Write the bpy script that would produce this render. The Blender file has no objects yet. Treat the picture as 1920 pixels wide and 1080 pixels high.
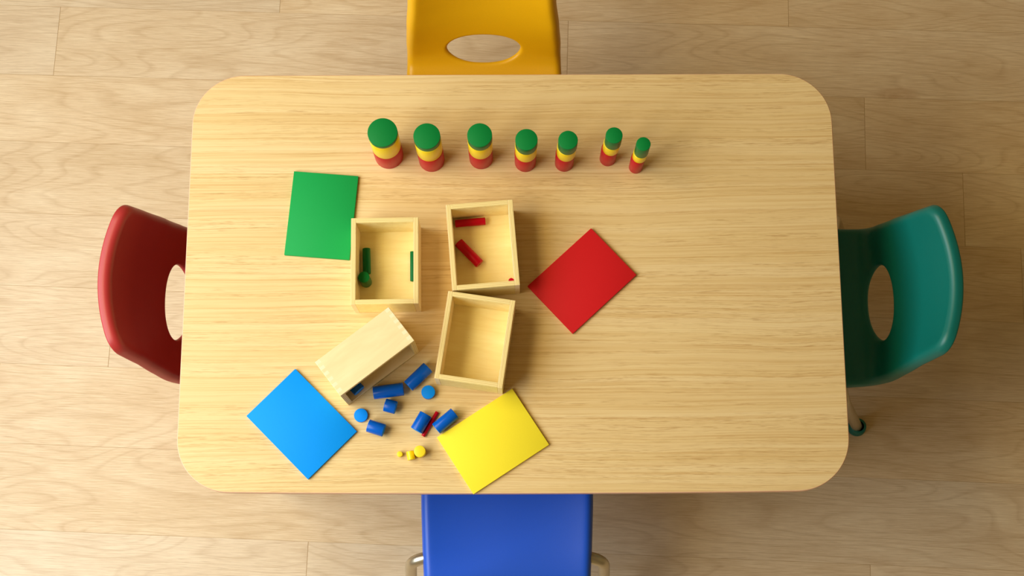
import bpy, bmesh, math, random
from mathutils import Vector, Matrix

# ------------------------------------------------------------------ camera, world, light
scn = bpy.context.scene
TH = 0.56                                    # table height
def rotm(rx, ry, rz):
    return (Matrix.Rotation(rz, 4, 'Z') @ Matrix.Rotation(ry, 4, 'Y') @ Matrix.Rotation(rx, 4, 'X'))
cam = bpy.data.cameras.new('camera')
cam.sensor_width = 36.0
cam.lens = 2625.05 * 36.0 / 1920.0
cam.clip_start = 0.05
cam_o = bpy.data.objects.new('camera', cam)
scn.collection.objects.link(cam_o)
cam_o.matrix_world = Matrix.Translation((0.00541, -0.57805, 2.54827 + TH)) @ rotm(0.214723, 0.002968, -0.00245)
scn.camera = cam_o

scn.view_settings.view_transform = 'Standard'
scn.view_settings.look = 'None'
scn.view_settings.gamma = 1.0
scn.view_settings.exposure = 0.0
scn.view_settings.use_curve_mapping = False

world = bpy.data.worlds.new('world')
scn.world = world
world.use_nodes = True
bg = world.node_tree.nodes['Background']
bg.inputs[0].default_value = (0.9, 0.95, 1.0, 1)
bg.inputs[1].default_value = 0.5

WY, WZ = -0.45, 2.05                        # centre of the window opening
def area(name, loc, target, sx, sy, power, col):
    l = bpy.data.lights.new(name, 'AREA')
    l.shape = 'RECTANGLE'; l.size = sx; l.size_y = sy
    l.energy = power; l.color = col
    o = bpy.data.objects.new(name, l)
    scn.collection.objects.link(o)
    o.location = loc
    o.rotation_euler = (Vector(target) - Vector(loc)).to_track_quat('-Z', 'Y').to_euler()
    return o
# daylight through the window in the left wall of the room
area('window_daylight', (-1.99, WY, WZ), (0.3, 0.1, 0.4), 2.6, 1.5, 78, (0.84, 0.94, 1.0))
# added warm fill high on the left, evens the falloff; no known fixture
area('warm_fill_light', (-1.5, 0.0, 3.3), (0.3, 0.0, 0.4), 2.6, 1.0, 64, (1.0, 0.82, 0.42))

# ------------------------------------------------------------------ helpers
col = scn.collection
def link(name, bm, mats, parent=None, smooth=True, auto=None):
    me = bpy.data.meshes.new(name)
    bm.normal_update()
    bm.to_mesh(me); bm.free()
    if not isinstance(mats, (list, tuple)): mats = [mats]
    for m in mats: me.materials.append(m)
    if smooth:
        me.polygons.foreach_set('use_smooth', [True] * len(me.polygons))
        if auto is not None:
            me.set_sharp_from_angle(angle=auto)
    o = bpy.data.objects.new(name, me)
    col.objects.link(o)
    if parent is not None: o.parent = parent
    return o
def tag(o, label=None, cat=None, group=None, kind=None):
    if label: o['label'] = label
    if cat: o['category'] = cat
    if group: o['group'] = group
    if kind: o['kind'] = kind
    return o
def empty(name, loc, rz=0):
    o = bpy.data.objects.new(name, None)
    o.empty_display_size = 0.05
    col.objects.link(o); o.location = loc; o.rotation_euler = (0, 0, rz)
    return o
def box_bm(bm, x0, x1, y0, y1, z0, z1, mat=0, bevel=0.0, seg=2):
    ret = bmesh.ops.create_cube(bm, size=1.0)
    vs = ret['verts']
    for v in vs:
        v.co = Vector(((x0 + x1) / 2 + v.co.x * (x1 - x0), (y0 + y1) / 2 + v.co.y * (y1 - y0), (z0 + z1) / 2 + v.co.z * (z1 - z0)))
    fs = set(f for v in vs for f in v.link_faces)
    for f in fs: f.material_index = mat
    if bevel:
        es = set(e for v in vs for e in v.link_edges)
        bmesh.ops.bevel(bm, geom=list(es), offset=bevel, segments=seg, affect='EDGES', profile=0.5)
def lathe_bm(bm, prof, n=48, mats=None, close=True):
    rings = []
    for r, z in prof:
        if r < 1e-6:
            rings.append([bm.verts.new((0, 0, z))])
        else:
            rings.append([bm.verts.new((r * math.cos(2 * math.pi * i / n), r * math.sin(2 * math.pi * i / n), z)) for i in range(n)])
    for k in range(len(rings) - 1):
        a, b = rings[k], rings[k + 1]
        m = mats[k] if mats else 0
        for i in range(n):
            j = (i + 1) % n
            if len(a) == 1 and len(b) == 1: continue
            if len(a) == 1: f = bm.faces.new((a[0], b[j], b[i]))
            elif len(b) == 1: f = bm.faces.new((a[i], a[j], b[0]))
            else: f = bm.faces.new((a[i], a[j], b[j], b[i]))
            f.material_index = m
def tube_bm(bm, pts, r, n=20, caps=True):
    pts = [Vector(p) for p in pts]
    rings = []
    prev = None
    for i, p in enumerate(pts):
        if i == 0: t = pts[1] - p
        elif i == len(pts) - 1: t = p - pts[i - 1]
        else: t = pts[i + 1] - pts[i - 1]
        t.normalize()
        if prev is None:
            a = Vector((0, 1, 0)) if abs(t.y) < 0.8 else Vector((1, 0, 0))
            nrm = t.cross(a).normalized()
        else:
            nrm = (prev - t * prev.dot(t)).normalized()
        prev = nrm
        b = t.cross(nrm)
        rr = r[i] if isinstance(r, (list, tuple)) else r
        rings.append([bm.verts.new(p + rr * (math.cos(2 * math.pi * k / n) * nrm + math.sin(2 * math.pi * k / n) * b)) for k in range(n)])
    for a, b in zip(rings, rings[1:]):
        for k in range(n):
            j = (k + 1) % n
            bm.faces.new((a[k], a[j], b[j], b[k]))
    if caps:
        bm.faces.new(list(reversed(rings[0]))); bm.faces.new(rings[-1])
def round_path(pts, rad, n=8):
    pts = [Vector(p) for p in pts]
    out = [pts[0]]
    for i in range(1, len(pts) - 1):
        a, p, b = pts[i - 1], pts[i], pts[i + 1]
        u = (a - p); v = (b - p)
        ang = u.angle(v)
        d = min(rad / math.tan(ang / 2), u.length * 0.95, v.length * 0.95)
        A = p + u.normalized() * d; B = p + v.normalized() * d
        for k in range(n + 1):
            s = k / n
            out.append(A * (1 - s) ** 2 + p * 2 * s * (1 - s) + B * s * s)
    out.append(pts[-1])
    return out

# ------------------------------------------------------------------ materials
class N:
    def __init__(s, name):
        s.m = bpy.data.materials.new(name); s.m.use_nodes = True
        s.t = s.m.node_tree; s.n = s.t.nodes; s.l = s.t.links
        s.b = s.n['Principled BSDF']
    def a(s, typ, **kw):
        nd = s.n.new(typ)
        for k, v in kw.items():
            if k == 'ins':
                for kk, vv in v.items():
                    if hasattr(vv, 'is_linked') or isinstance(vv, bpy.types.NodeSocket): s.l.new(vv, nd.inputs[kk])
                    else: nd.inputs[kk].default_value = vv
            else: setattr(nd, k, v)
        return nd
    def math(s, op, a, b=0.0, clamp=False):
        nd = s.a('ShaderNodeMath', operation=op, use_clamp=clamp)
        for i, v in enumerate((a, b)):
            if isinstance(v, bpy.types.NodeSocket): s.l.new(v, nd.inputs[i])
            else: nd.inputs[i].default_value = v
        return nd.outputs[0]
    def mapping(s, src, scale, loc=(0, 0, 0)):
        nd = s.a('ShaderNodeMapping')
        s.l.new(src, nd.inputs[0]); nd.inputs['Scale'].default_value = scale; nd.inputs['Location'].default_value = loc
        return nd.outputs[0]
    def noise(s, vec, scale, detail=3, rough=0.5, dist=0.0):
        nd = s.a('ShaderNodeTexNoise')
        s.l.new(vec, nd.inputs['Vector']); nd.inputs['Scale'].default_value = scale
        nd.inputs['Detail'].default_value = detail; nd.inputs['Roughness'].default_value = rough
        nd.inputs['Distortion'].default_value = dist
        return nd.outputs['Fac']
    def ramp(s, fac, stops, interp='LINEAR'):
        nd = s.a('ShaderNodeValToRGB'); nd.color_ramp.interpolation = interp
        cr = nd.color_ramp
        while len(cr.elements) < len(stops): cr.elements.new(0.5)
        for e, (p, c) in zip(cr.elements, stops):
            e.position = p; e.color = (*c, 1) if len(c) == 3 else c
        s.l.new(fac, nd.inputs[0]); return nd.outputs[0]
    def mix(s, fac, a, b, mode='MIX'):
        nd = s.a('ShaderNodeMix', data_type='RGBA', blend_type=mode)
        for i, v in ((0, fac), (6, a), (7, b)):
            if isinstance(v, bpy.types.NodeSocket): s.l.new(v, nd.inputs[i])
            else: nd.inputs[i].default_value = v if i == 0 else (*v, 1)
        return nd.outputs[2]
    def color(s, c):
        if isinstance(c, bpy.types.NodeSocket): s.l.new(c, s.b.inputs['Base Color'])
        else: s.b.inputs['Base Color'].default_value = (*c, 1)
    def bump(s, h, strength, dist=0.001):
        nd = s.a('ShaderNodeBump'); nd.inputs['Strength'].default_value = strength; nd.inputs['Distance'].default_value = dist
        s.l.new(h, nd.inputs['Height']); s.l.new(nd.outputs[0], s.b.inputs['Normal'])
    def set(s, **kw):
        for k, v in kw.items(): s.b.inputs[k.replace('_', ' ')].default_value = v
def lin(r, g, b):
    f = lambda v: (v / 255 / 12.92) if v / 255 <= 0.04045 else ((v / 255 + 0.055) / 1.055) ** 2.4
    return (f(r), f(g), f(b))
G = (0.5, 0.5, 0.5)

def mat_floor():
    s = N('oak_laminate_floor')
    uv = s.a('ShaderNodeUVMap').outputs[0]
    at = s.a('ShaderNodeAttribute', attribute_name='plank').outputs['Color']
    sep = s.a('ShaderNodeSeparateColor'); s.l.new(at, sep.inputs[0])
    rnd = sep.outputs[0]; rnd2 = sep.outputs[1]
    off = s.a('ShaderNodeCombineXYZ'); s.l.new(s.math('MULTIPLY', rnd, 37.0), off.inputs[0]); s.l.new(s.math('MULTIPLY', rnd2, 53.0), off.inputs[1])
    add = s.a('ShaderNodeVectorMath', operation='ADD'); s.l.new(uv, add.inputs[0]); s.l.new(off.outputs[0], add.inputs[1])
    v = add.outputs[0]
    # cathedral figure: contour lines of a stretched noise field
    f = s.noise(s.mapping(v, (0.85, 5.2, 1)), 1.6, 1.3, 0.4, 0.25)
    rings = s.math('FRACT', s.math('MULTIPLY', f, 19.0))
    saw = s.ramp(rings, [(0.0, (1, 1, 1)), (0.12, (0.15, 0.15, 0.15)), (0.75, (0.0, 0.0, 0.0)), (1.0, (1, 1, 1))])
    fib = s.noise(s.mapping(v, (5.0, 190.0, 1)), 3.0, 4, 0.65)
    fib2 = s.noise(s.mapping(v, (16.0, 620.0, 1)), 1.5, 2, 0.6)
    blot = s.noise(s.mapping(v, (2.2, 6.0, 1)), 2.0, 3, 0.5)
    c = s.ramp(blot, [(0.3, lin(218, 190, 155)), (0.52, lin(227, 201, 168)), (0.72, lin(235, 212, 181))])
    c = s.mix(s.math('MULTIPLY', saw, 0.26), c, lin(168, 128, 82))
    c = s.mix(s.ramp(fib, [(0.45, (0, 0, 0)), (0.72, (0.4, 0.4, 0.4))]), c, lin(184, 146, 100))
    c = s.mix(s.ramp(fib, [(0.28, (0.42, 0.42, 0.42)), (0.5, (0, 0, 0))]), c, lin(246, 228, 196))
    c = s.mix(s.ramp(fib2, [(0.52, (0, 0, 0)), (0.75, (0.4, 0.4, 0.4))]), c, lin(156, 118, 78))
    # knots
    vo = s.a('ShaderNodeTexVoronoi'); s.l.new(s.mapping(v, (1.7, 3.6, 1)), vo.inputs['Vector']); vo.inputs['Scale'].default_value = 1.0
    dn = s.math('ADD', vo.outputs['Distance'], s.math('MULTIPLY', s.noise(s.mapping(v, (10, 22, 1)), 3.0, 2), 0.05))
    k = s.ramp(dn, [(0.03, (0.55, 0.55, 0.55)), (0.065, (0.18, 0.18, 0.18)), (0.075, (0.3, 0.3, 0.3)), (0.13, (0, 0, 0))])
    c = s.mix(k, c, lin(170, 120, 68))
    # plank tone
    hsv = s.a('ShaderNodeHueSaturation'); s.l.new(c, hsv.inputs['Color'])
    s.l.new(s.math('ADD', s.math('MULTIPLY', rnd2, 0.09), 0.91), hsv.inputs['Value'])
    s.l.new(s.math('ADD', s.math('MULTIPLY', rnd, 0.16), 0.92), hsv.inputs['Saturation'])
    s.color(hsv.outputs[0]); s.set(Roughness=0.42)
    s.b.inputs['Specular IOR Level'].default_value = 0.4
    s.bump(fib, 0.12, 0.0006)
    return s.m
def mat_seam():
    s = N('plank_joint'); s.color(lin(176, 144, 102)); s.set(Roughness=0.8); return s.m
def mat_tabletop():
    s = N('beech_laminate_tabletop')
    co = s.a('ShaderNodeTexCoord').outputs['Object']
    warp = s.noise(s.mapping(co, (1.2, 3.0, 1)), 1.5, 2)
    cmb = s.a('ShaderNodeCombineXYZ'); s.l.new(s.math('MULTIPLY', warp, 0.03), cmb.inputs[1])
    add = s.a('ShaderNodeVectorMath', operation='ADD'); s.l.new(co, add.inputs[0]); s.l.new(cmb.outputs[0], add.inputs[1])
    v = add.outputs[0]
    band = s.noise(s.mapping(v, (0.6, 44.0, 1)), 1.0, 5, 0.75)
    fine = s.noise(s.mapping(v, (2.2, 330.0, 1)), 1.0, 3, 0.65)
    pore = s.noise(s.mapping(v, (26.0, 700.0, 1)), 1.0, 2, 0.7)
    c = s.ramp(band, [(0.28, lin(225, 192, 134)), (0.5, lin(230, 199, 144)), (0.72, lin(236, 208, 158))])
    c = s.mix(s.ramp(fine, [(0.48, (0, 0, 0)), (0.7, (0.6, 0.6, 0.6))]), c, lin(204, 160, 96))
    c = s.mix(s.ramp(fine, [(0.28, (0.35, 0.35, 0.35)), (0.48, (0, 0, 0))]), c, lin(242, 216, 162))
    msk = s.ramp(s.noise(s.mapping(v, (1.5, 60.0, 1)), 1.0, 2), [(0.4, (0.1, 0.1, 0.1)), (0.65, (1, 1, 1))])
    c = s.mix(s.mix(1.0, s.ramp(pore, [(0.52, (0, 0, 0)), (0.66, (0.55, 0.55, 0.55))]), msk, 'MULTIPLY'), c, lin(172, 122, 62))
    s.color(c); s.set(Roughness=0.38)
    s.b.inputs['Specular IOR Level'].default_value = 0.35
    s.bump(fine, 0.08, 0.0003)
    return s.m
def mat_plywood(name='birch_plywood', face=True):
    s = N(name)
    co = s.a('ShaderNodeTexCoord').outputs['Object']
    g = s.noise(s.mapping(co, (8, 60, 60)), 1.2, 3, 0.6, 0.6)
    blot = s.noise(s.mapping(co, (10, 10, 10)), 1.5, 2)
    c = s.ramp(g, [(0.3, lin(243, 219, 146)), (0.55, lin(249, 229, 160)), (0.75, lin(253, 236, 174))])
    c = s.mix(s.ramp(blot, [(0.45, (0, 0, 0)), (0.75, (0.35, 0.35, 0.35))]), c, lin(232, 196, 128))
    sp = s.a('ShaderNodeTexVoronoi'); s.l.new(s.mapping(co, (45, 45, 45)), sp.inputs['Vector']); sp.inputs['Scale'].default_value = 1.0
    c = s.mix(s.ramp(sp.outputs['Distance'], [(0.02, (0.5, 0.5, 0.5)), (0.05, (0, 0, 0))]), c, lin(150, 104, 56))
    s.color(c); s.set(Roughness=0.5)
    return s.m
def mat_plyedge():
    # stacked veneer layers: stripes across the 9 mm thickness (local X of a panel)
    s = N('plywood_edge')
    co = s.a('ShaderNodeTexCoord').outputs['Object']
    sx = s.a('ShaderNodeSeparateXYZ'); s.l.new(co, sx.inputs[0])
    w = s.noise(s.mapping(co, (40, 12, 12)), 1.0, 2)
    ph = s.math('FRACT', s.math('ADD', s.math('MULTIPLY', sx.outputs[0], 333.0), s.math('MULTIPLY', w, 0.06)))
    c = s.ramp(ph, [(0.0, lin(243, 218, 150)), (0.6, lin(247, 224, 158)), (0.72, lin(212, 176, 104)), (0.86, lin(222, 186, 114)), (1.0, lin(243, 218, 150))])
    st = s.noise(s.mapping(co, (220, 22, 22)), 1.0, 3, 0.7)
    c = s.mix(s.ramp(st, [(0.6, (0, 0, 0)), (0.8, (0.6, 0.6, 0.6))]), c, lin(160, 112, 58))
    s.color(c); s.set(Roughness=0.55); return s.m
def mat_paint(name, rgb, rough=0.36, grain=0.02, spec=0.4):
    s = N(name)
    co = s.a('ShaderNodeTexCoord').outputs['Object']
    n = s.noise(co, 900, 2, 0.6)
    b = lin(*rgb)
    c = s.mix(n, tuple(v * (1 - grain * 3) for v in b), tuple(min(1, v * (1 + grain * 3)) for v in b))
    s.color(c); s.set(Roughness=rough); s.b.inputs['Specular IOR Level'].default_value = spec
    s.bump(n, 0.05, 0.0002)
    return s.m
def mat_plastic(name, rgb, rough=0.4, spec=0.45):
    s = N(name)
    co = s.a('ShaderNodeTexCoord').outputs['Object']
    n = s.noise(co, 700, 2, 0.5)
    b = lin(*rgb)
    c = s.mix(n, tuple(v * 0.93 for v in b), tuple(min(1, v * 1.07) for v in b))
    vo = s.a('ShaderNodeTexVoronoi'); s.l.new(co, vo.inputs['Vector']); vo.inputs['Scale'].default_value = 26.0
    c = s.mix(s.ramp(vo.outputs['Distance'], [(0.012, (0.5, 0.5, 0.5)), (0.02, (0, 0, 0))]), c, tuple(min(1, v + 0.35) for v in b))
    s.color(c); s.set(Roughness=rough); s.b.inputs['Specular IOR Level'].default_value = spec
    s.bump(n, 0.25, 0.0004)
    return s.m
def mat_simple(name, rgb, rough=0.4, metal=0.0):
    s = N(name); 
    co = s.a('ShaderNodeTexCoord').outputs['Object']
    n = s.noise(co, 120, 2); b = lin(*rgb)
    s.color(s.mix(n, tuple(v * 0.95 for v in b), tuple(min(1, v * 1.05) for v in b)))
    s.set(Roughness=rough, Metallic=metal); return s.m

M = dict(
    floor=mat_floor(), seam=mat_seam(), table=mat_tabletop(), ply=mat_plywood(), edge=mat_plyedge(),
    band=mat_simple('edge_banding', (232, 184, 150), 0.4),
    wall=mat_simple('warm_white_wall_paint', (172, 153, 108), 0.8), white=mat_simple('white_paint', (174, 160, 120), 0.7),
    steel=mat_simple('satin_steel', (200, 192, 172), 0.32, 0.9),
    tleg=mat_simple('table_leg_enamel', (150, 150, 148), 0.4, 0.6),
    grey=mat_simple('grey_rubber', (60, 60, 60), 0.7),
    cy=mat_plastic('yellow_plastic', (240, 180, 8)), cr=mat_plastic('dark_red_plastic', (176, 50, 50)),
    cg=mat_plastic('teal_plastic', (0, 106, 98)), cb=mat_plastic('blue_plastic', (26, 88, 214)),
    lg=mat_paint('green_lacquer', (18, 158, 76), 0.6, spec=.2), lr=mat_paint('red_lacquer', (216, 28, 34), 0.6, spec=.2),
    lb=mat_paint('blue_lacquer', (0, 148, 250), 0.6, spec=.15), ly=mat_paint('yellow_lacquer', (254, 230, 52), 0.6, spec=.2),
    pg=mat_paint('green_end_paint', (0, 124, 54), 0.55, spec=.2), pg2=mat_paint('green_turned_paint', (2, 106, 52), 0.34, spec=.2),
    py=mat_paint('yellow_turned_paint', (253, 218, 22), 0.3), pr=mat_paint('red_turned_paint', (190, 2, 32), 0.34, spec=.2),
    pb=mat_paint('blue_end_paint', (0, 140, 245), 0.55, spec=.15), pb2=mat_paint('blue_turned_paint', (0, 92, 200), 0.26, spec=.3),
    pye=mat_paint('yellow_end_paint', (252, 222, 44)),
)

# ------------------------------------------------------------------ floor (planks laid out as in the room)
def build_floor():
    bm = bmesh.new()
    uvl = bm.loops.layers.uv.new('UVMap')
    cl = bm.loops.layers.float_color.new('plank')
    rnd = random.Random(11)
    # seam lines: y at x = -1.2 m and slope
    seams = [(1.296, -.033), (1.128, -.033), (0.958, -.033), (0.792, -.033), (0.619, -.0325), (0.455, -.0385), (0.283, -.040), (0.112, -.041),
             (-0.067, -.042), (-0.246, -.043), (-0.434, -.043), (-0.610, -.043), (-0.786, -.043), (-0.962, -.043), (-1.138, -.043)]
    seams = [(seams[0][0] + 0.17 * k, -.033) for k in range(8, 0, -1)] + seams + [(-1.138 - 0.176 * k, -.043) for k in range(1, 8)]
    joints = {0.958: 0.657, 0.792: 0.130, 0.619: 0.820, 0.455: 1.037, 0.283: -0.05, 0.112: 0.30, -0.067: 0.05, -0.246: -0.02, -0.434: -0.452, -0.610: 0.25}
    second = {-0.434: 0.773}
    L = 1.207; X0, X1 = -3.3, 3.3; gap = 0.0006
    def yl(s, x): return s[0] + s[1] * (x + 1.2)
    for i in range(len(seams) - 1):
        a, b = seams[i], seams[i + 1]
        base = joints.get(round(a[0], 3), rnd.uniform(-0.6, 0.6))
        xs = [base + L * k for k in range(-4, 5)]
        xs = [x for x in xs if X0 < x < X1]
        if round(a[0], 3) in second: xs = [x for x in xs if x <= base + .01] + [0.773 + L * k for k in range(0, 3) if 0.773 + L * k < X1]
        xs = [X0] + xs + [X1]
        for x0, x1 in zip(xs, xs[1:]):
            r1, r2 = rnd.random(), rnd.random()
            lean = 0.035
            def xe(x, y): return x + lean * (y - (yl(a, x) + yl(b, x)) / 2)
            c = []
            for x, s, g in ((x0, b, 1), (x1, b, 1), (x1, a, -1), (x0, a, -1)):
                y = yl(s, x) + g * gap * 0.8
                c.append((xe(x, y) + (gap if x == x0 else -gap), y))
            f = bm.faces.new([bm.verts.new((px, py, 0)) for px, py in c])
            yc = yl(b, x0)
            for lp, (px, py) in zip(f.loops, c):
                lp[uvl].uv = (px - x0, py - yc + .038 * (px - x0))
                lp[cl] = (r1, r2, 0, 1)
    ex = bmesh.ops.extrude_face_region(bm, geom=bm.faces[:])
    # give the boards their thickness
    for v in [g for g in ex['geom'] if isinstance(g, bmesh.types.BMVert)]: v.co.z -= 0.0008
    bmesh.ops.recalc_face_normals(bm, faces=bm.faces[:])
    n0 = len(bm.faces)
    box_bm(bm, -3.3, 3.3, -2.6, 2.7, -0.02, -0.0004, mat=1)
    o = link('floor', bm, [M['floor'], M['seam']], smooth=False)
    tag(o, kind='structure')
build_floor()

# ------------------------------------------------------------------ room shell
def build_room():
    X0, X1, Y0, Y1, H, T = -2.1, 3.3, -2.6, 2.7, 3.4, 0.12
    def wall(name, parts, m='wall'):
        bm = bmesh.new()
        for p in parts: box_bm(bm, *p)
        return tag(link(name, bm, M[m], smooth=False), kind='structure')
    wy0, wy1, wz0, wz1 = WY - 1.4, WY + 1.4, WZ - 0.85, WZ + 0.85
    wall('wall_left', [(X0 - T, X0, Y0, wy0, 0, H), (X0 - T, X0, wy1, Y1, 0, H), (X0 - T, X0, wy0, wy1, 0, wz0), (X0 - T, X0, wy0, wy1, wz1, H)])
    wall('wall_right', [(X1, X1 + T, Y0, Y1, 0, H)])
    wall('wall_front', [(X0 - T, X1 + T, Y0 - T, Y0, 0, H)])
    wall('wall_back', [(X0 - T, X1 + T, Y1, Y1 + T, 0, H)])
    wall('ceiling', [(X0 - T, X1 + T, Y0 - T, Y1 + T, H, H + T)], 'white')
    f = 0.05
    bars = [(X0 - T, X0 - .05, wy0, wy1, wz0, wz0 + f), (X0 - T, X0 - .05, wy0, wy1, wz1 - f, wz1), (X0 - T, X0 - .05, wy0, wy0 + f, wz0 + f, wz1 - f),
            (X0 - T, X0 - .05, wy1 - f, wy1, wz0 + f, wz1 - f), (X0 - T, X0 - .05, WY - f / 2, WY + f / 2, wz0 + f, wz1 - f)]
    wall('window_1', bars, 'white')
    for nm, q in (('baseboard_right', (X1 - .015, X1, Y0, Y1, 0, .08)), ('baseboard_back', (X0, X1, Y1 - .015, Y1, 0, .08)),
                  ('baseboard_front', (X0, X1, Y0, Y0 + .015, 0, .08)), ('baseboard_left', (X0, X0 + .015, Y0, Y1, 0, .08))):
        wall(nm, [q], 'white')
build_room()

# ------------------------------------------------------------------ table
TW, TD = 1.2240, 0.7982
def outline(hw, hd, r, n=18, bow=0.0):
    pts = []
    for cx, cy, a0 in ((hw - r, hd - r, 0), (-(hw - r), hd - r, 90), (-(hw - r), -(hd - r), 180), (hw - r, -(hd - r), 270)):
        for k in range(n + 1):
            a = math.radians(a0 + 90 * k / n)
            pts.append([cx + r * math.cos(a), cy + r * math.sin(a)])
        if a0 == 180:   # long edge towards the blue chair bows out very slightly
            for k in range(1, 12):
                x = -(hw - r) + 2 * (hw - r) * k / 12
                pts.append([x, -hd - bow * math.sin(math.pi * k / 12) ** 0.8])
    return pts
def build_table():
    t = empty('activity_table', (0, 0, 0))
    tag(t, 'large pale oak rectangular low table with rounded corners, seen from above', 'table')
    th = 0.025
    out = outline(TW / 2, TD / 2, 0.098, bow=0.0032)
    def ring(bm, inset, z):
        o = outline(TW / 2 - inset, TD / 2 - inset, 0.098 - inset, bow=0.0032)
        return [bm.verts.new((x, y, z)) for x, y in o]
    bm = bmesh.new()
    r = ring(bm, 0.0016, TH); r2 = ring(bm, 0.0016, TH - th)
    bm.faces.new(r); bm.faces.new(list(reversed(r2)))
    for i in range(len(r)):
        j = (i + 1) % len(r)
        bm.faces.new((r[i], r2[i], r2[j], r[j]))
    bmesh.ops.recalc_face_normals(bm, faces=bm.faces[:])
    link('tabletop', bm, M['table'], t, smooth=False)
    bm = bmesh.new()
    prof = [(0.0016, TH), (0.0010, TH - 0.0001), (0.0003, TH - 0.0008), (0, TH - 0.002), (0, TH - th + 0.002), (0.0004, TH - th + 0.0006), (0.0016, TH - th)]
    rs = [ring(bm, a, z) for a, z in prof]
    for a, b in zip(rs, rs[1:]):
        for i in range(len(a)):
            j = (i + 1) % len(a)
            bm.faces.new((a[i], b[i], b[j], a[j]))
    bmesh.ops.recalc_face_normals(bm, faces=bm.faces[:])
    tag(link('edge_band', bm, M['band'], t), 'thin cream edge band')
    bm = bmesh.new()
    for y in (-0.31, 0.31): box_bm(bm, -0.47, 0.47, y - 0.012, y + 0.012, TH - th - 0.03, TH - th - 0.0005, bevel=0.002)
    for x in (-0.49, 0.49): box_bm(bm, x - 0.012, x + 0.012, -0.30, 0.30, TH - th - 0.03, TH - th - 0.0005, bevel=0.002)
    link('frame', bm, M['tleg'], t, auto=0.6)
    for sx in (-1, 1):
        for sy in (-1, 1):
            bm = bmesh.new()
            tube_bm(bm, [(sx * 0.505, sy * 0.325, TH - th - 0.0005), (sx * 0.515, sy * 0.335, 0.02)], 0.017, 24)
            lg = link('leg', bm, M['tleg'], t, auto=0.8)
            bm = bmesh.new()
            lathe_bm(bm, [(0, 0.0), (0.020, 0.0), (0.022, 0.004), (0.022, 0.022), (0.019, 0.026), (0, 0.026)], 24)
            f = link('foot_cap', bm, M['grey'], lg, auto=0.8); f.location = (sx * 0.515, sy * 0.335, 0)
build_table()

# ------------------------------------------------------------------ shell chairs
PROF = [(-288, -250), (-283, -236), (-266, -226), (-200, -222), (-120, -226), (-50, -227), (-10, -221), (12, -207), (29, -180),
        (46, -132), (60, -80), (75, -20), (88, 30), (91, 42)]
WID = [(0, 145), (60, 152.5), (140, 152.5), (290, 147.5), (350, 143.5), (420, 136.5), (500, 127.5), (580, 120.5)]
SAG = [(0, 0), (250, 0), (300, 3), (360, 14), (430, 25), (500, 33), (600, 40)]
def lerp_tab(tab, t):
    if t <= tab[0][0]: return tab[0][1]
    for (a, va), (b, vb) in zip(tab, tab[1:]):
        if t <= b:
            k = (t - a) / (b - a); k = k * k * (3 - 2 * k) * 0.35 + k * 0.65
            return va + (vb - va) * k
    return tab[-1][1]
def densify(P, n=10):
    out = []
    for i in range(len(P) - 1):
        p0 = P[max(0, i - 1)]; p1 = P[i]; p2 = P[i + 1]; p3 = P[min(len(P) - 1, i + 2)]
        for k in range(n):
            t = k / n
            out.append(tuple(0.5 * (2 * p1[c] + (p2[c] - p0[c]) * t + (2 * p0[c] - 5 * p1[c] + 4 * p2[c] - p3[c]) * t * t + (3 * p1[c] - p0[c] - 3 * p2[c] + p3[c]) * t ** 3) for c in (0, 1)))
    out.append(P[-1]); return out
DP = densify(PROF)
ARC = [0.0]
for a, b in zip(DP, DP[1:]): ARC.append(ARC[-1] + math.dist(a, b))
TL = ARC[-1]
def prof_at(t):
    if t < 0: 
        a, b = DP[0], DP[1]; k = t / ARC[1]
        return (a[0] + (b[0] - a[0]) * k, a[1] + (b[1] - a[1]) * k)
    if t > TL:
        a, b = DP[-2], DP[-1]; k = 1 + (t - TL) / (ARC[-1] - ARC[-2])
        return (a[0] + (b[0] - a[0]) * k, a[1] + (b[1] - a[1]) * k)
    for i in range(len(ARC) - 1):
        if t <= ARC[i + 1]:
            k = (t - ARC[i]) / (ARC[i + 1] - ARC[i]); a, b = DP[i], DP[i + 1]
            return (a[0] + (b[0] - a[0]) * k, a[1] + (b[1] - a[1]) * k)
    return DP[-1]
def half_w(t, rc=17.0):
    w = lerp_tab(WID, t)
    d = TL - t
    if d < rc:
        w -= rc - math.sqrt(max(0, rc * rc - (rc - d) ** 2))
    d = t
    if d < rc:
        w -= rc - math.sqrt(max(0, rc * rc - (rc - d) ** 2))
    return w
def surf_x(x, t):
    """point of the shell for lateral distance x (mm) and arc length t (mm)"""
    y, z = prof_at(t)
    u = x / 150.0
    s = lerp_tab(SAG, t)
    y -= s * u * u
    # the seat is dished: its sides rise a little
    k = max(0.0, min(1.0, (t - 30) / 60)) * max(0.0, min(1.0, (330 - t) / 90))
    z += 8.0 * k * abs(u) ** 3
    return Vector((x, y, z))
def surf_n(x, t):
    e = 0.5
    du = surf_x(x + e, t) - surf_x(x - e, t); dt = surf_x(x, min(t + e, TL)) - surf_x(x, max(t - e, 0))
    return du.cross(dt).normalized()
def arc_of(y_target):
    return min(range(len(DP)), key=lambda i: abs(DP[i][0] - y_target) + (0 if DP[i][1] > -240 else 50))
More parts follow.
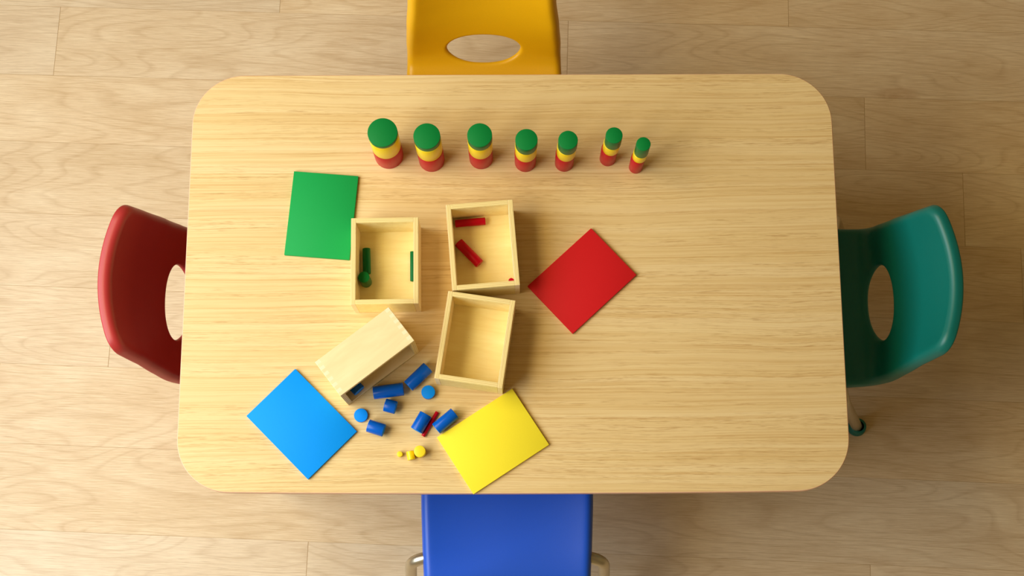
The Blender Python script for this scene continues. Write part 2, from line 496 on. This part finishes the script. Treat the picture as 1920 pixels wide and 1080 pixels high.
def shell_bm():
    t_in = ARC[arc_of(-2)]; t_out = ARC[arc_of(41)]
    tc = (t_in + t_out) / 2; ta = (t_out - t_in) / 2; ha = 83.0
    NU, HB, K0 = 16, 12, 5
    # t rows: the block around the opening uses 24 rows
    bh = ta + 26.0
    ts = []
    n1 = 36
    for k in range(n1): 
        ts.append((tc - bh) * (1 - math.cos(math.pi / 2 * (k / n1))) if False else (tc - bh) * k / n1)
    j0 = len(ts)
    for k in range(2 * HB + 1): ts.append(tc - bh + 2 * bh * k / (2 * HB))
    n2 = 30
    rest = TL - (tc + bh)
    for k in range(1, n2 + 1):
        s = k / n2
        ts.append(tc + bh + rest * (s + 0.0))
    # refine both ends so the rounded corners stay round
    ts = [0, 1.2, 3.5, 7, 11] + [t for t in ts if 14 < t < TL - 14] + [TL - 11, TL - 7, TL - 3.5, TL - 1.2, TL]
    j0 = min(range(len(ts)), key=lambda i: abs(ts[i] - (tc - bh)))
    jc = j0 + HB
    bm = bmesh.new()
    XT = {}
    V = {}
    for j, t in enumerate(ts):
        w = half_w(t)
        for i in range(-NU, NU + 1):
            x = w * i / NU
            k = max(abs(i), abs(j - jc))
            tt = t
            if k < K0: continue
            if k <= HB:
                a = math.atan2(j - jc, i)
                ca, sa = math.cos(a), math.sin(a)
                ex = ha * math.copysign(abs(ca) ** 0.84, ca); et = ta * math.copysign(abs(sa) ** 1.0, sa)
                # matching point of the outer square
                I = i / k * HB; J = (j - jc) / k * HB
                tj = tc + bh * J / HB
                xo = half_w(tj) * I / NU
                s = (k - K0) / (HB - K0)
                s = s ** 1.15
                x = ex + (xo - ex) * s; tt = tc + et + (tj - tc - et) * s
            XT[(i, j)] = (x, tt)
            V[(i, j)] = bm.verts.new(surf_x(x, tt))
    for j in range(len(ts) - 1):
        for i in range(-NU, NU):
            q = [(i, j), (i + 1, j), (i + 1, j + 1), (i, j + 1)]
            if all(p in V for p in q): 
                if min(max(abs(p[0]), abs(p[1] - jc)) for p in q) >= K0 and not all(max(abs(p[0]), abs(p[1] - jc)) <= K0 - 1 for p in q):
                    bm.faces.new([V[p] for p in q])
    def flange(keys, prof, flip):
        n = len(keys)
        P = [surf_x(*XT[k]) for k in keys]; NN = [surf_n(*XT[k]) for k in keys]
        rings = [[V[k] for k in keys]]
        for out, down in prof:
            ring = []
            for i in range(n):
                tan = (P[(i + 1) % n] - P[i - 1]).normalized()
                e = tan.cross(NN[i]).normalized() * flip
                ring.append(bm.verts.new(P[i] + e * out - NN[i] * down))
            rings.append(ring)
        for a, b in zip(rings, rings[1:]):
            for i in range(n):
                j = (i + 1) % n
                bm.faces.new((a[i], a[j], b[j], b[i]))
    J = len(ts) - 1
    outer = [(i, 0) for i in range(-NU, NU)] + [(NU, j) for j in range(0, J)] + [(i, J) for i in range(NU, -NU, -1)] + [(-NU, j) for j in range(J, 0, -1)]
    r = 13.5
    pr = [(r * math.sin(math.radians(a)), r * (1 - math.cos(math.radians(a)))) for a in (18, 36, 54, 72, 88)] + [(r + 0.3, r + 4), (r + 0.4, r + 9)]
    flange(outer, pr, 1)
    inner = [(i, jc - K0) for i in range(-K0, K0)] + [(K0, j) for j in range(jc - K0, jc + K0)] + [(i, jc + K0) for i in range(K0, -K0, -1)] + [(-K0, j) for j in range(jc + K0, jc - K0, -1)]
    r = 7.0
    pr = [(r * math.sin(math.radians(a)), r * (1 - math.cos(math.radians(a)))) for a in (25, 50, 75, 90)] + [(r, r + 3)]
    flange(inner, pr, -1)
    bmesh.ops.recalc_face_normals(bm, faces=bm.faces[:])
    # normals must face the sitter
    bm.normal_update()
    up = sum(f.normal.z for f in bm.faces if f.calc_center_median().y < -60)
    if up < 0: bmesh.ops.reverse_faces(bm, faces=bm.faces[:])
    for v in bm.verts: v.co = v.co * 0.001 + Vector((0, 0, TH))
    return bm
def build_chair(name_mat, label, loc, rz):
    """local axes: x across, +y away from the table, origin under the hand hole"""
    m = M[name_mat]
    c = empty('school_chair', loc, rz)
    tag(c, label, 'chair', 'plastic shell chairs around the table')
    sh = link('seat_shell', shell_bm(), m, c)
    so = sh.modifiers.new('thick', 'SOLIDIFY'); so.thickness = 0.0035; so.offset = -1
    sb = sh.modifiers.new('smooth', 'SUBSURF'); sb.levels = 1; sb.render_levels = 1
    zt = TH - 0.2425
    for name, y in (('rear_crossbar', -0.052), ('front_crossbar', -0.180)):
        bm = bmesh.new(); tube_bm(bm, [(-0.150, y, zt), (0.150, y, zt)], 0.0108, 20)
        tag(link(name, bm, M['steel'], c, auto=0.8), 'satin steel tube under the seat')
    for sx in (-1, 1):
        for y, yf in ((-0.052, 0.052), (-0.180, -0.285)):
            bm = bmesh.new()
            foot = Vector((sx * 0.207, yf, 0.012))
            path = round_path([(sx * 0.150, y, zt), (sx * 0.189, y + (0.006 if yf > 0 else -0.006), zt - 0.001), foot], 0.045, 10)
            tube_bm(bm, path, 0.0118, 20)
            lg = link('leg', bm, M['steel'], c, auto=0.8)
            lg['label'] = 'satin steel tube leg'
            bm = bmesh.new()
            lathe_bm(bm, [(0, 0), (0.0155, 0), (0.0195, 0.003), (0.0205, 0.009), (0.0195, 0.015), (0.0165, 0.019), (0.0165, 0.022), (0.0175, 0.024), (0.0170, 0.027), (0.0150, 0.028), (0.0115, 0.0285)], 32)
            f = link('foot_cap', bm, m, lg); f.location = (foot.x, foot.y, 0)
    return c
build_chair('cy', 'yellow plastic shell chair on steel legs at the top long side of the table', (-0.059, 0.503, 0), 0)
build_chair('cb', 'blue plastic shell chair on steel legs at the bottom long side of the table', (-0.012, -0.560, 0), math.pi)
build_chair('cr', 'dark red plastic shell chair at the left end of the table', (-0.644, -0.008, 0), math.radians(90))
build_chair('cg', 'teal green plastic shell chair at the right end of the table', (0.709, -0.013, 0), math.radians(-90))

# ------------------------------------------------------------------ boxes
BW, BL, BH, BT = 0.1228, 0.1612, 0.0761, 0.0090
def ply_finger(axis_len, nf=6):
    """side face of a plywood panel with the end grain of the box joints showing near both ends"""
    s = N('plywood_box_joint')
    co = s.a('ShaderNodeTexCoord').outputs['Object']
    sp = s.a('ShaderNodeSeparateXYZ'); s.l.new(co, sp.inputs[0])
    g = s.noise(s.mapping(co, (60, 6, 34)), 1.2, 3, 0.6, 0.8)
    c = s.ramp(g, [(0.3, lin(240, 212, 160)), (0.55, lin(247, 222, 172)), (0.75, lin(252, 232, 188))])
    end = s.math('GREATER_THAN', s.math('ABSOLUTE', sp.outputs[1]), axis_len / 2 - BT)
    pitch = BH / nf
    ph = s.math('FRACT', s.math('DIVIDE', sp.outputs[2], pitch))
    on = s.math('LESS_THAN', ph, 0.5)
    line = s.math('LESS_THAN', s.math('FRACT', s.math('MULTIPLY', sp.outputs[2], 620.0)), 0.35)
    ce = s.mix(line, lin(255, 240, 206), lin(236, 206, 152))
    c = s.mix(s.math('MULTIPLY', end, on), c, ce)
    s.color(c); s.set(Roughness=0.5); return s.m
M['finger'] = ply_finger(BL)
M['joint'] = ply_finger(0.0)
def build_box(label, loc, rz, tilt=None):
    """local x = short side, y = long side; panels are meshes whose thickness runs along local X"""
    b = empty('wooden_box', loc, rz)
    tag(b, label, 'box', 'open plywood boxes on the table')
    def panel(name, length, pos, rot, longp):
        bm = bmesh.new()
        box_bm(bm, -BT / 2, BT / 2, -length / 2, length / 2, 0, BH, bevel=0.0006, seg=1)
        for f in bm.faces:
            n = f.normal
            if abs(n.z) > 0.8: f.material_index = 1
            elif abs(n.x) > 0.8: f.material_index = 2
            elif longp: f.material_index = 3
        o = link(name, bm, [M['ply'], M['edge'], M['finger'] if longp else M['ply'], M['joint']], b, smooth=False)
        o.location = pos; o.rotation_euler = (0, 0, rot)
    panel('long_side', BL, (-BW / 2 + BT / 2, 0, 0), 0, True)
    panel('long_side', BL, (BW / 2 - BT / 2, 0, 0), 0, True)
    panel('short_side', BW - 2 * BT, (0, BL / 2 - BT / 2, 0), math.pi / 2, False)
    panel('short_side', BW - 2 * BT, (0, -BL / 2 + BT / 2, 0), math.pi / 2, False)
    bm = bmesh.new()
    box_bm(bm, -BW / 2 + BT, BW / 2 - BT, -BL / 2 + BT, BL / 2 - BT, 0.0005, 0.0055)
    link('bottom', bm, M['ply'], b, smooth=False)
    return b
Z = TH + 0.0001
mm = 0.001
build_box('open plywood box holding green cylinders, beside the green lid', (-231.67 * mm, 12.84 * mm, Z), 0.013)
build_box('open plywood box holding red cylinders, left of the red lid', (-53.83 * mm, 42.11 * mm, Z), 0.081)
build_box('empty open plywood box standing just above the yellow lid', (-66.90 * mm, -132.49 * mm, Z), -0.150)
fb = build_box('plywood box tipped on its side among the blue cylinders', (0, 0, 0), 0)
t = 0.655
U = Vector((math.cos(t), math.sin(t), 0)); Wv = Vector((-math.sin(t), math.cos(t), 0)); Zv = Vector((0, 0, 1))
# local y (long) -> U, local z (opening) -> -W, local x (short) -> cross
yv, zv = U, -Wv; xv = yv.cross(zv)
ctr = Vector((-259.545 * mm, -161.939 * mm, TH + BW / 2 + 0.0001))
org = ctr - zv * (BH / 2)
fb.matrix_world = Matrix(((xv.x, yv.x, zv.x, org.x), (xv.y, yv.y, zv.y, org.y), (xv.z, yv.z, zv.z, org.z), (0, 0, 0, 1)))

# ------------------------------------------------------------------ lids
def build_lid(m, label, x, y, a):
    bm = bmesh.new()
    box_bm(bm, -61.3 * mm, 61.3 * mm, -81.7 * mm, 81.7 * mm, 0, 0.006, bevel=0.0007, seg=2)
    o = link('box_lid', bm, M[m], None, auto=0.5)
    o.location = (x * mm, y * mm, TH + 0.0001); o.rotation_euler = (0, 0, a)
    tag(o, label, 'lid', 'painted square-edged box lids')
build_lid('lg', 'flat green painted wooden lid lying beside a box', -358.754, 117.664, -0.082)
build_lid('lr', 'flat red painted wooden lid lying right of the boxes', 129.5, -9.574, -0.824)
build_lid('lb', 'flat bright blue painted wooden lid near the bottom left corner of the table', -384.678, -275.172, 0.787)
build_lid('ly', 'flat yellow painted wooden lid whose corner overhangs the table edge above the blue chair', -35.958, -307.712, -0.995)

# ------------------------------------------------------------------ cylinders
def cyl_bm(d, h):
    bm = bmesh.new(); r = d / 2 * mm; h *= mm; b = min(0.0006, r * 0.15)
    prof = [(0, 0), (r - b, 0), (r - b * .3, b * .3), (r, b), (r, h - b), (r - b * .3, h - b * .3), (r - b, h), (0, h)]
    lathe_bm(bm, prof, 56, [1, 1, 0, 0, 0, 1, 1])
    bmesh.ops.recalc_face_normals(bm, faces=bm.faces[:])
    return bm
def cyl(d, h, side, end, label, group):
    o = link('toy_cylinder', cyl_bm(d, h), [M[side], M[end]], None, auto=math.radians(50))
    return tag(o, label, 'cylinder', group)
def standing(x, y, d, h, side, end, label, group, z=0.0):
    o = cyl(d, h, side, end, label, group); o.location = (x * mm, y * mm, TH + 0.0001 + z * mm); return o
def lying(x, y, ang, d, L, side, end, label, group, z=0.0):
    o = cyl(d, L, side, end, label, group)
    a = math.radians(ang); dv = Vector((math.cos(a), math.sin(a), 0))
    p = Vector((x * mm, y * mm, TH + 0.0002 + (z + d / 2) * mm)) - dv * (L / 2 * mm)
    o.location = p; o.rotation_euler = (0, math.pi / 2, a)
    return o
ST = [(-234.0, 236.9, .3, -.9, 54.4), (-152.8, 227.7, -.8, 1.15, 48.7), (-58.9, 230.9, .75, -.5, 45.1), (25.06, 222.7, 1.3, -1.1, 40.4),
      (98.8, 220.4, 2.6, 0, 35.4), (181.5, 228.7, 3.2, .4, 30.6), (234.4, 211.7, 2.7, .9, 26.0)]
ORD = ['leftmost', 'second from the left', 'third from the left', 'middle', 'third from the right', 'second from the right', 'rightmost']
HR = 63.2
for (x, y, ox, oy, d), n, nom in zip(ST, ORD, (55, 50, 45, 40, 35, 30, 25)):
    hy = nom * 1.15 * 1.0; hg = 138.0 - HR - hy
    w = {'leftmost': 'widest', 'rightmost': 'narrowest'}.get(n, '')
    w = (w + ' ') if w else ''
    standing(x, y, d, HR, 'pr', 'pr', w + 'red wooden cylinder at the bottom of the ' + n + ' stack of seven', 'red cylinders at the bottom of the stacks')
    standing(x + ox * .6, y + oy * .6, d, hy - 0.1, 'py', 'pye', w + 'yellow wooden cylinder in the middle of the ' + n + ' stack of seven', 'yellow cylinders in the middle of the stacks', HR + 0.1)
    standing(x + ox, y + oy, d, hg - 0.1, 'pg2', 'pg', w + 'green wooden cylinder on top of the ' + n + ' stack of seven', 'green cylinders on top of the stacks', HR + hy + 0.1)
GB = 'loose blue cylinders near the tipped box'
BLU = ('pb2', 'pb')
lying(-226.9, -216.6, 7.6, 23.8, 54.7, *BLU, 'longest lying blue cylinder, nearly level, just below the tipped box', GB)
lying(-172.8, -190.6, 44.4, 23.6, 49.5, *BLU, 'long blue cylinder lying diagonally between tipped box and empty box', GB)
lying(-222.7, -244.8, -15.0, 23.7, 21.0, *BLU, 'shortest lying blue cylinder, below the longest one', GB)
lying(-248.1, -284.3, -17.6, 23.4, 30.4, *BLU, 'short blue cylinder lying lowest, near the right corner of the blue lid', GB)
lying(-166.4, -274.3, 60.4, 24.0, 34.0, *BLU, 'blue cylinder lying against the left side of the thin red stick', GB)
lying(-122.2, -271.9, 40.0, 23.2, 44.3, *BLU, 'blue cylinder lying along the edge of the yellow lid', GB)
lying(-287.0, -209.0, -46.0, 23.4, 24.0, *BLU, 'dark blue cylinder lying inside the tipped box, half hidden', GB, z=9.0)
standing(-154.3, -218.6, 25.1, 11, *BLU, 'flat blue disc standing left of the lower corner of the empty box', GB)
standing(-277.0, -260.2, 25.1, 6, *BLU, 'thinnest flat blue disc, between the tipped box and the blue lid', GB)
lying(-150.4, -276.4, 59.6, 7.3, 51.2, 'pr', 'pr', 'thin red stick lying between two blue cylinders', 'loose red cylinders')
GY = 'loose yellow cylinders left of the yellow lid'
standing(-204.7, -331.3, 10.2, 10, 'py', 'pye', 'tiniest yellow cylinder, leftmost of three loose yellow pieces', GY)
lying(-185.0, -333.8, -78.6, 13.8, 15.6, 'py', 'pye', 'small yellow cylinder lying down, middle of three loose yellow pieces', GY)
standing(-168.0, -327.3, 20.8, 20, 'py', 'pye', 'widest of three loose yellow cylinders, standing, nearest the yellow lid', GY)
GR = 'loose red cylinders'
lying(-78.5, 100.8, 4.8, 14.3, 56.8, 'pr', 'pr', 'slimmer red cylinder lying along the top wall of its box', GR, z=5.5)
lying(-80.6, 41.1, -46.2, 18.0, 57.1, 'pr', 'pr', 'thicker red cylinder lying diagonally in its box', GR, z=5.5)
standing(-1.9, -21.8, 10.3, 55, 'pr', 'pr', 'thin red cylinder standing in the lower right corner of its box, only its tip visible', GR, z=5.5)
GG = 'green cylinders inside the box'
lying(-271.2, 26.9, -87.7, 14.7, 48.0, 'pg2', 'pg', 'slim green cylinder lying along the left wall inside the box', GG, z=5.5)
standing(-271.9, -11.7, 20.8, 44, 'pg2', 'pg', 'thick green cylinder standing upright inside the box', GG, z=5.5)
lying(-186.0, 17.4, -89.0, 8.6, 56.4, 'pg2', 'pg', 'thin green stick lying along the right wall inside the box', GG, z=5.5)
